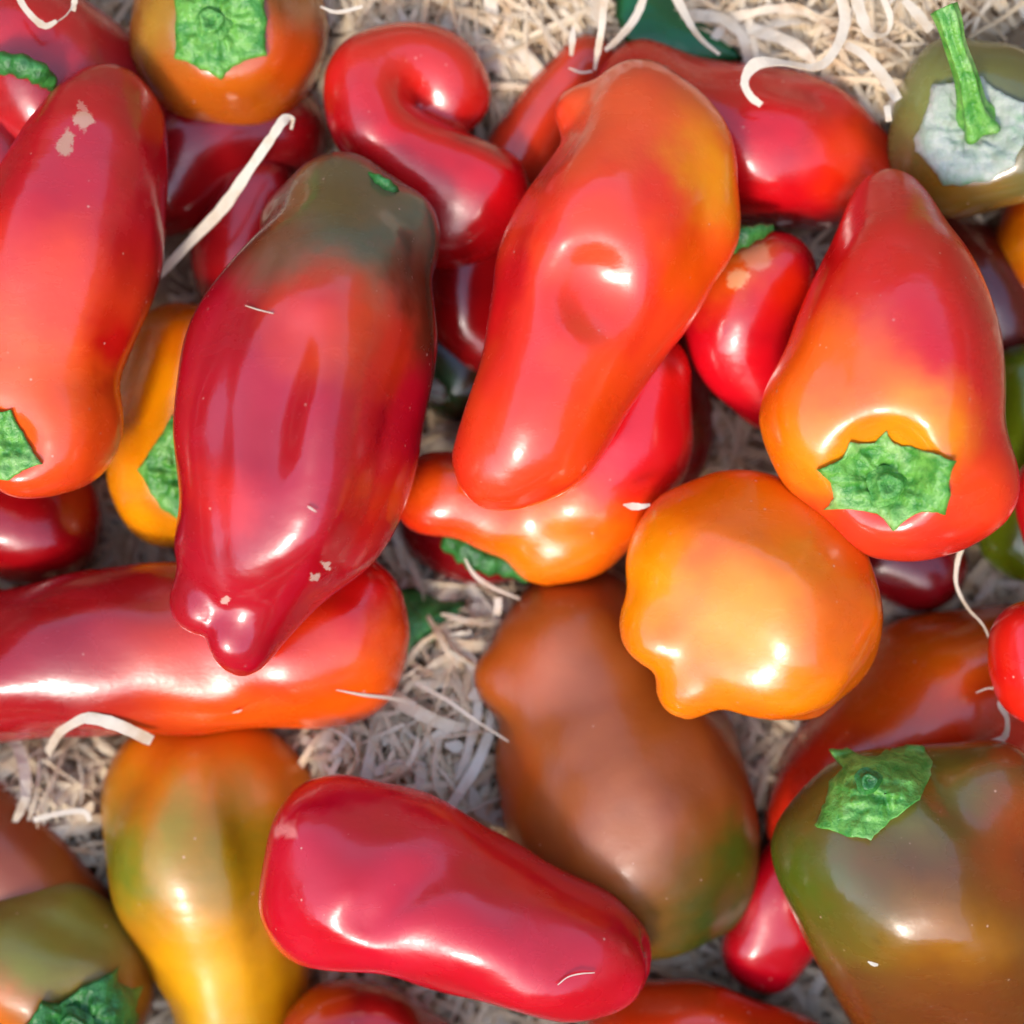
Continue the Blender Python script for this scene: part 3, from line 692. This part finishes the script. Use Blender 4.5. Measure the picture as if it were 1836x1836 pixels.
# ---------------------------------------------------------------- wood wool
mounds = [(1500, 60, 300, 170), (1000, 20, 260, 110), (700, 0, 200, 100), (780, 1320, 200, 170), (800, 1120, 120, 60), (70, 1430, 170, 130), (1310, 740, 90, 90), (1400, 1400, 110, 40),
          (1740, 20, 200, 60), (600, 1340, 80, 80)]
def bed_z(x, y):
    """x, y in layout units"""
    X = x+MID; Y = MID-y
    z = 40+10*np.sin(X/90)*np.cos(Y/75)
    for (mx, my, mr, mh) in mounds: z = z+mh*np.exp(-((X-mx)**2+(Y-my)**2)/(2*(mr*.7)**2))
    return z
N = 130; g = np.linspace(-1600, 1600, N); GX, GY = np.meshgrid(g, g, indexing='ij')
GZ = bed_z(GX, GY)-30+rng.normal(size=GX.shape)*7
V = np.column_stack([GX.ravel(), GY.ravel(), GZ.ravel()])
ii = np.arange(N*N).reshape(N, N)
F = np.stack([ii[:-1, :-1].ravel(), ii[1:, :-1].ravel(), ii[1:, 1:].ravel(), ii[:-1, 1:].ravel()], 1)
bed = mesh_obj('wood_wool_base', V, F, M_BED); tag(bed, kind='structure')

# coarse map of the topmost pepper surface
S = 14.0; gx = np.arange(-1100, 1101, S); TX, TY = np.meshgrid(gx, gx, indexing='ij')
TOP = np.full(TX.shape, -1e3)
for p in peps.values():
    m = (TX > p.lo[0]) & (TX < p.hi[0]) & (TY > p.lo[1]) & (TY < p.hi[1])
    if m.any():
        z = p.top(TX[m], TY[m]); t = TOP[m]; TOP[m] = np.fmax(t, np.where(np.isnan(z), -1e3, z))
def pep_top(x, y):
    i = np.clip(((np.asarray(x)+1100)/S).round().astype(int), 0, len(gx)-1)
    j = np.clip(((np.asarray(y)+1100)/S).round().astype(int), 0, len(gx)-1)
    return TOP[i, j]

def ribbon(path, width, thick, twist, wprof=None):
    """flat strip with thickness: 4-vertex cross sections"""
    n = len(path); V = np.empty((n, 4, 3))
    t = np.gradient(path, axis=0); t /= np.linalg.norm(t, axis=1)[:, None]+1e-9
    s = np.cross(t, [0, 0, 1.0]); s /= np.linalg.norm(s, axis=1)[:, None]+1e-9
    u = np.cross(s, t)
    c, si = np.cos(twist)[:, None], np.sin(twist)[:, None]
    a = s*c+u*si; b = -s*si+u*c
    w = width*(np.ones(n) if wprof is None else wprof)[:, None]/2; h = thick/2
    V[:, 0] = path+a*w+b*h; V[:, 1] = path-a*w+b*h; V[:, 2] = path-a*w-b*h; V[:, 3] = path+a*w-b*h
    F = []
    for i in range(n-1):
        for j in range(4):
            k = (j+1) % 4; F.append((i*4+j, i*4+k, (i+1)*4+k, (i+1)*4+j))
    F.append((3, 2, 1, 0)); e = (n-1)*4; F.append((e, e+1, e+2, e+3))
    return V.reshape(-1, 3), np.array(F)

def random_strand(x, y, lift):
    n = rng.integers(9, 15); L = rng.uniform(80, 340) if rng.random() < .55 else rng.uniform(30, 140); step = L/n
    a = rng.uniform(0, 6.28); k = rng.normal()*.11; P = []
    X, Y = x, y
    tilt = rng.normal()*.10; arch = rng.uniform(-.1, .5)*L*.18
    for i in range(n):
        a += k+rng.normal()*.10
        X += math.cos(a)*step; Y += math.sin(a)*step
        P.append((X, Y, 0))
    P = np.array(P); t = np.linspace(0, 1, n)
    P[:, 2] = bed_z(P[:, 0], P[:, 1])+lift+tilt*(t-.5)*L+arch*np.sin(t*math.pi)
    w = rng.choice([rng.uniform(2.5, 5), rng.uniform(6, 12), rng.uniform(12, 22)], p=[.35, .43, .22])
    tw = rng.uniform(-.6, .6)+np.cumsum(rng.normal(size=n)*.18)
    wp = np.clip(np.minimum(t, 1-t)*8+.35, 0, 1)*(1+.12*rng.normal(size=n))
    return P, w, tw, wp

cand = []; tries = 0
while tries < 42000:
    tries += 1
    x, y = rng.uniform(-1080, 1080, 2)
    lift = rng.uniform(-30, 26)
    P, w, tw, wp = random_strand(x, y, lift)
    pt = pep_top(P[:, 0], P[:, 1])
    vis = P[:, 2] > pt+2
    over = (pt > -500) & vis & (P[:, 2] < pt+400)
    if vis.sum() < 2: continue
    if (over & (pt > 60)).sum() > 0: continue      # keep the scattered strands off the fruit
    cand.append((lift, vis.sum(), P, w, tw, wp))
    if len(cand) >= 7500: break
cand.sort(key=lambda c: -(c[0]+c[3]*.9))
NI = 260
top_s, rest = cand[:NI], cand[NI:]
REGIONS = [(200, 0, 'beside the brown-orange pepper at the top edge'), (680, 20, 'at the top edge left of the hooked pepper'), (920, 60, 'right of the hooked red pepper at the top'),
           (1080, 0, 'left of the dark green leaf at the top edge'), (1420, 50, 'right of the dark green leaf at the top edge'), (1560, 150, 'under the curled ribbon near the stemmed pepper'),
           (1760, 40, 'behind the green stem in the top right corner'), (330, 460, 'in the dark gap beside the long straight shaving'), (1430, 400, 'in the shade above the small scarred red pepper'),
           (1310, 760, 'in the gap left of the big calyx pepper'), (200, 950, 'in the dark gap below the half hidden orange pepper'), (860, 1080, 'below the dark pepper with the ragged calyx'),
           (780, 1200, 'between the leaf and the large brown pepper'), (790, 1380, 'above the crimson pepper beside the large brown one'), (640, 1340, 'right of the long orange-green pepper'),
           (60, 1400, 'below the long red pepper at the left edge'), (130, 1500, 'between the two lower left peppers'), (1390, 1370, 'in the gap below the round orange pepper'),
           (1500, 1780, 'left of the blocky green-brown pepper at the bottom'), (1250, 1720, 'at the right tip of the crimson pepper'), (1700, 1080, 'in the shade below the big calyx pepper')]
VV = []; FF = []; off = 0
for c in rest:
    v, f = ribbon(c[2], c[3], 1.6, c[4], c[5]); VV.append(v); FF.append(f+off); off += len(v)
ww = mesh_obj('wood_wool', np.vstack(VV), np.vstack(FF), M_WOOD, smooth=False)
tag(ww, 'matted pale wood wool packed beneath and between the peppers', 'wood wool', kind='stuff')
for c in top_s:
    v, f = ribbon(c[2], c[3], 1.8, c[4], c[5])
    o = mesh_obj('wood_strand', v, f, M_WOOD2, origin=c[2].mean(0), smooth=False)
    cx, cy = c[2][:, 0].mean()+MID, MID-c[2][:, 1].mean()
    size = 'broad flat' if c[3] > 17 else ('narrow flat' if c[3] > 10 else 'thin')
    where = min(REGIONS, key=lambda g_: (g_[0]-cx)**2+(g_[1]-cy)**2)[2]
    long_ = 'long' if np.linalg.norm(c[2][-1]-c[2][0]) > 150 else 'short'
    tag(o, f'{size} {long_} pale wood strand {where}', 'wood strand', f'{size} {long_} strands {where}')

def shaving(label, pts, thick=2.0, name='wood_shaving'):
    """pts: (col, row, z, width, twist)"""
    A = []
    for (x, y, z, w, tw) in pts:
        w *= .68*rng.uniform(.85, 1.15)
        if z is None:
            q = px(x, y, 300); z = float(pep_top(q[0], q[1]))+6
            q = px(x, y, z); z = max(float(pep_top(q[0], q[1]))+6, float(bed_z(q[0], q[1]))+10)
        A.append(list(px(x, y, z))+[w, tw])
    # 5-column catmull
    A = np.array(A); Q = np.vstack([2*A[0]-A[1], A, 2*A[-1]-A[-2]]); out = []
    for i in range(1, len(Q)-2):
        p0, p1, p2, p3 = Q[i-1], Q[i], Q[i+1], Q[i+2]
        for t in np.linspace(0, 1, 6, endpoint=False):
            out.append(.5*((2*p1)+(-p0+p2)*t+(2*p0-5*p1+4*p2-p3)*t*t+(-p0+3*p1-3*p2+p3)*t**3))
    out.append(Q[-2]); out = np.array(out)
    v, f = ribbon(out[:, :3], 1.0, thick, out[:, 4], np.maximum(out[:, 3]*(1+.06*rng.normal(size=len(out))), 1.2))
    o = mesh_obj(name, v, f, M_WOOD2, origin=out[:, :3].mean(0), smooth=False)
    tag(o, label, 'wood shaving', 'single shavings lying over the peppers'); return o
shaving('long straight flat shaving between the brown-orange and the maroon pepper', [(522, 232, 322, 8, .6), (524, 214, 330, 14, .9), (508, 216, 345, 22, .2), (488, 245, 345, 22, .1), (450, 300, 330, 27, 0), (400, 372, 300, 27, .1), (345, 430, 270, 26, .1), (300, 478, 240, 24, .1), (272, 508, 225, 12, .2)])
shaving('white curled ribbon with a hooked end on the bright red pepper at the top', [(1365, 188, 345, 14, .3), (1345, 172, 350, 17, .2), (1335, 145, 352, 22, .1), (1355, 115, 352, 34, 0), (1400, 112, 350, 20, .6), (1465, 120, 350, 20, .3), (1500, 85, 345, 26, .2), (1515, 30, 335, 26, .1), (1500, -30, 330, 22, 0)])
shaving('arched pale ribbon at the lower edge of the long red pepper, lower left', [(85, 1350, 200, 22, .2), (110, 1310, 310, 24, .3), (150, 1288, 355, 26, .2), (205, 1298, 350, 32, .0), (272, 1328, 320, 26, .1)])
shaving('thin straight sliver sticking out from the orange end of the long red pepper', [(603, 1237, None, 2, .1), (650, 1246, None, 6, .1), (700, 1252, 300, 8, .2), (745, 1262, 250, 12, .2)])
shaving('thin straight fibre touching the left flank of the large brown pepper', [(745, 1225, 230, 12, .2), (800, 1255, 250, 9, .2), (850, 1290, 270, 7, .2), (912, 1330, 280, 4, .2)])
shaving('narrow tapering shaving hanging below the big tapering pepper', [(1726, 975, 360, 17, .1), (1716, 1010, 350, 13, .2), (1715, 1050, 340, 9, .2), (1735, 1090, 330, 6, .3), (1762, 1120, 325, 5, .2), (1778, 1156, 320, 2, .1)])
shaving('twisted white shaving lying on the blurred orange-red pepper at the right edge', [(1803, 1228, 325, 5, .2), (1795, 1262, 330, 18, .1), (1806, 1290, 330, 12, .7), (1800, 1322, 325, 16, .1), (1765, 1338, 320, 18, .1)])
shaving('hair-thin loop of wood at the right edge on the blurred orange-red pepper', [(1750, 1242, 325, 2.5, .1), (1775, 1234, 330, 4, .1), (1800, 1245, 332, 4, .1), (1815, 1272, 330, 3, .1), (1790, 1270, 330, 3, .1)])
shaving('curved pale sliver beside the dark pepper with the ragged green calyx', [(833, 1002, 250, 4, .1), (850, 1030, 240, 9, .2), (880, 1052, 225, 10, .2), (932, 1074, 210, 5, .1)])
shaving('flat faint shaving in the shade above the small scarred red pepper', [(1395, 402, 200, 6, .2), (1430, 394, 205, 10, .1), (1470, 398, 205, 12, .1), (1488, 404, 200, 8, .1)])
shaving('white hooked shaving on the dark red pepper in the top left corner', [(28, -20, 390, 14, .1), (45, 15, 392, 17, .1), (78, 46, 392, 14, .1), (102, 38, 392, 10, .2)])
shaving('short pale shaving crossing the top edge over the dark red corner pepper', [(136, -20, 370, 14, .1), (134, 0, 372, 14, .1), (131, 20, 370, 11, .1)])
shaving('thin hair of wood looping over the dark red corner pepper', [(98, 42, 388, 2, .1), (118, 28, 384, 2, .1), (130, 12, 380, 2, .1)])
shaving('upright pale shaving in front of the slim orange-red pepper', [(1084, -20, 330, 16, .1), (1080, 40, 320, 17, .1), (1072, 90, 300, 15, .1), (1066, 125, 280, 7, .1)])
shaving('short white shaving beside the upright one near the top edge', [(1028, 48, 290, 10, .2), (1026, 70, 290, 15, .1), (1024, 100, 285, 8, .2)])
shaving('small pale bridge of wood joining the two shavings on the slim pepper', [(1020, 122, 280, 3, .1), (1042, 130, 280, 5, .1), (1062, 128, 280, 4, .1)])
shaving('pointed white chip between the lobed red-orange and the round orange pepper', [(1118, 905, 390, 4, .1), (1135, 908, 400, 16, .1), (1152, 908, 405, 14, .1), (1165, 905, 400, 6, .1)])
shaving('pale ribbon crossing the dark green leaf on its left side', [(1160, -20, 290, 20, .1), (1140, 30, 285, 20, .1), (1110, 68, 280, 17, .2), (1085, 90, 270, 10, .2)])
shaving('pale ribbon crossing the middle of the dark green leaf', [(1205, -20, 290, 26, .1), (1230, 30, 285, 20, .2), (1255, 68, 280, 12, .2), (1290, 98, 275, 6, .1)])
shaving('blueish white loop of wood left of the green stem at the top', [(1530, -20, 350, 26, .1), (1545, 30, 350, 28, .1), (1560, 62, 348, 20, .2), (1590, 60, 345, 10, .5), (1596, 30, 345, 14, .2), (1580, -10, 345, 14, .1)])
shaving('broad pale shaving slanting down to the stemmed greenish pepper', [(1515, 80, 330, 20, .2), (1550, 100, 328, 22, .1), (1585, 140, 325, 28, .1), (1610, 180, 320, 24, .1)])
shaving('small bright chip at the edge of the stemmed greenish pepper', [(1590, 190, 360, 16, .1), (1592, 204, 362, 18, .1), (1594, 218, 360, 12, .1)])
shaving('wide whitish shaving behind the top of the green stem', [(1620, 0, 340, 18, .1), (1640, 20, 340, 24, .1), (1668, 55, 336, 24, .1)])
shaving('square pale chip on the wood wool right of the green leaf', [(893, 1072, 215, 17, .1), (893, 1085, 216, 19, .1), (891, 1102, 215, 17, .1)])
shaving('forked pale shaving at the left edge of the orange-green pepper', [(60, 1470, 230, 14, .1), (110, 1458, 235, 13, .2), (150, 1455, 235, 14, .1), (162, 1472, 233, 12, .1)])
shaving('tiny white flake on the blocky green-brown pepper', [(1556, 1724, 545, 3, .1), (1566, 1729, 545, 9, .1), (1574, 1730, 543, 5, .1)])
shaving('curved hair of wood stuck on the lower right of the crimson pepper', [(1000, 1766, None, 2, .1), (1018, 1752, None, 3, .1), (1040, 1746, None, 3, .1), (1066, 1744, None, 2, .1)])
shaving('tiny white fibre on the middle of the maroon pepper', [(552, 908, None, 3, .1), (558, 912, None, 4, .1), (567, 918, None, 2, .1)])
shaving('fine pale fibre across the upper left of the maroon pepper', [(440, 548, None, 2, .1), (465, 556, None, 3, .1), (490, 562, None, 2, .1)])
shaving('short pale fibre on the right end of the long red pepper', [(418, 1278, None, 2, .1), (426, 1276, None, 4, .1), (434, 1273, None, 2, .1)])
shaving('curved fine fibre above the crimson pepper on the wood wool', [(590, 1305, 240, 3, .1), (620, 1322, 250, 5, .1), (638, 1345, 250, 5, .1), (642, 1375, 240, 4, .1)])
shaving('thin fibre lying over the blurred wood wool left of the hooked pepper', [(575, 12, 330, 4, .1), (605, 22, 330, 9, .1), (650, 12, 330, 8, .1)])
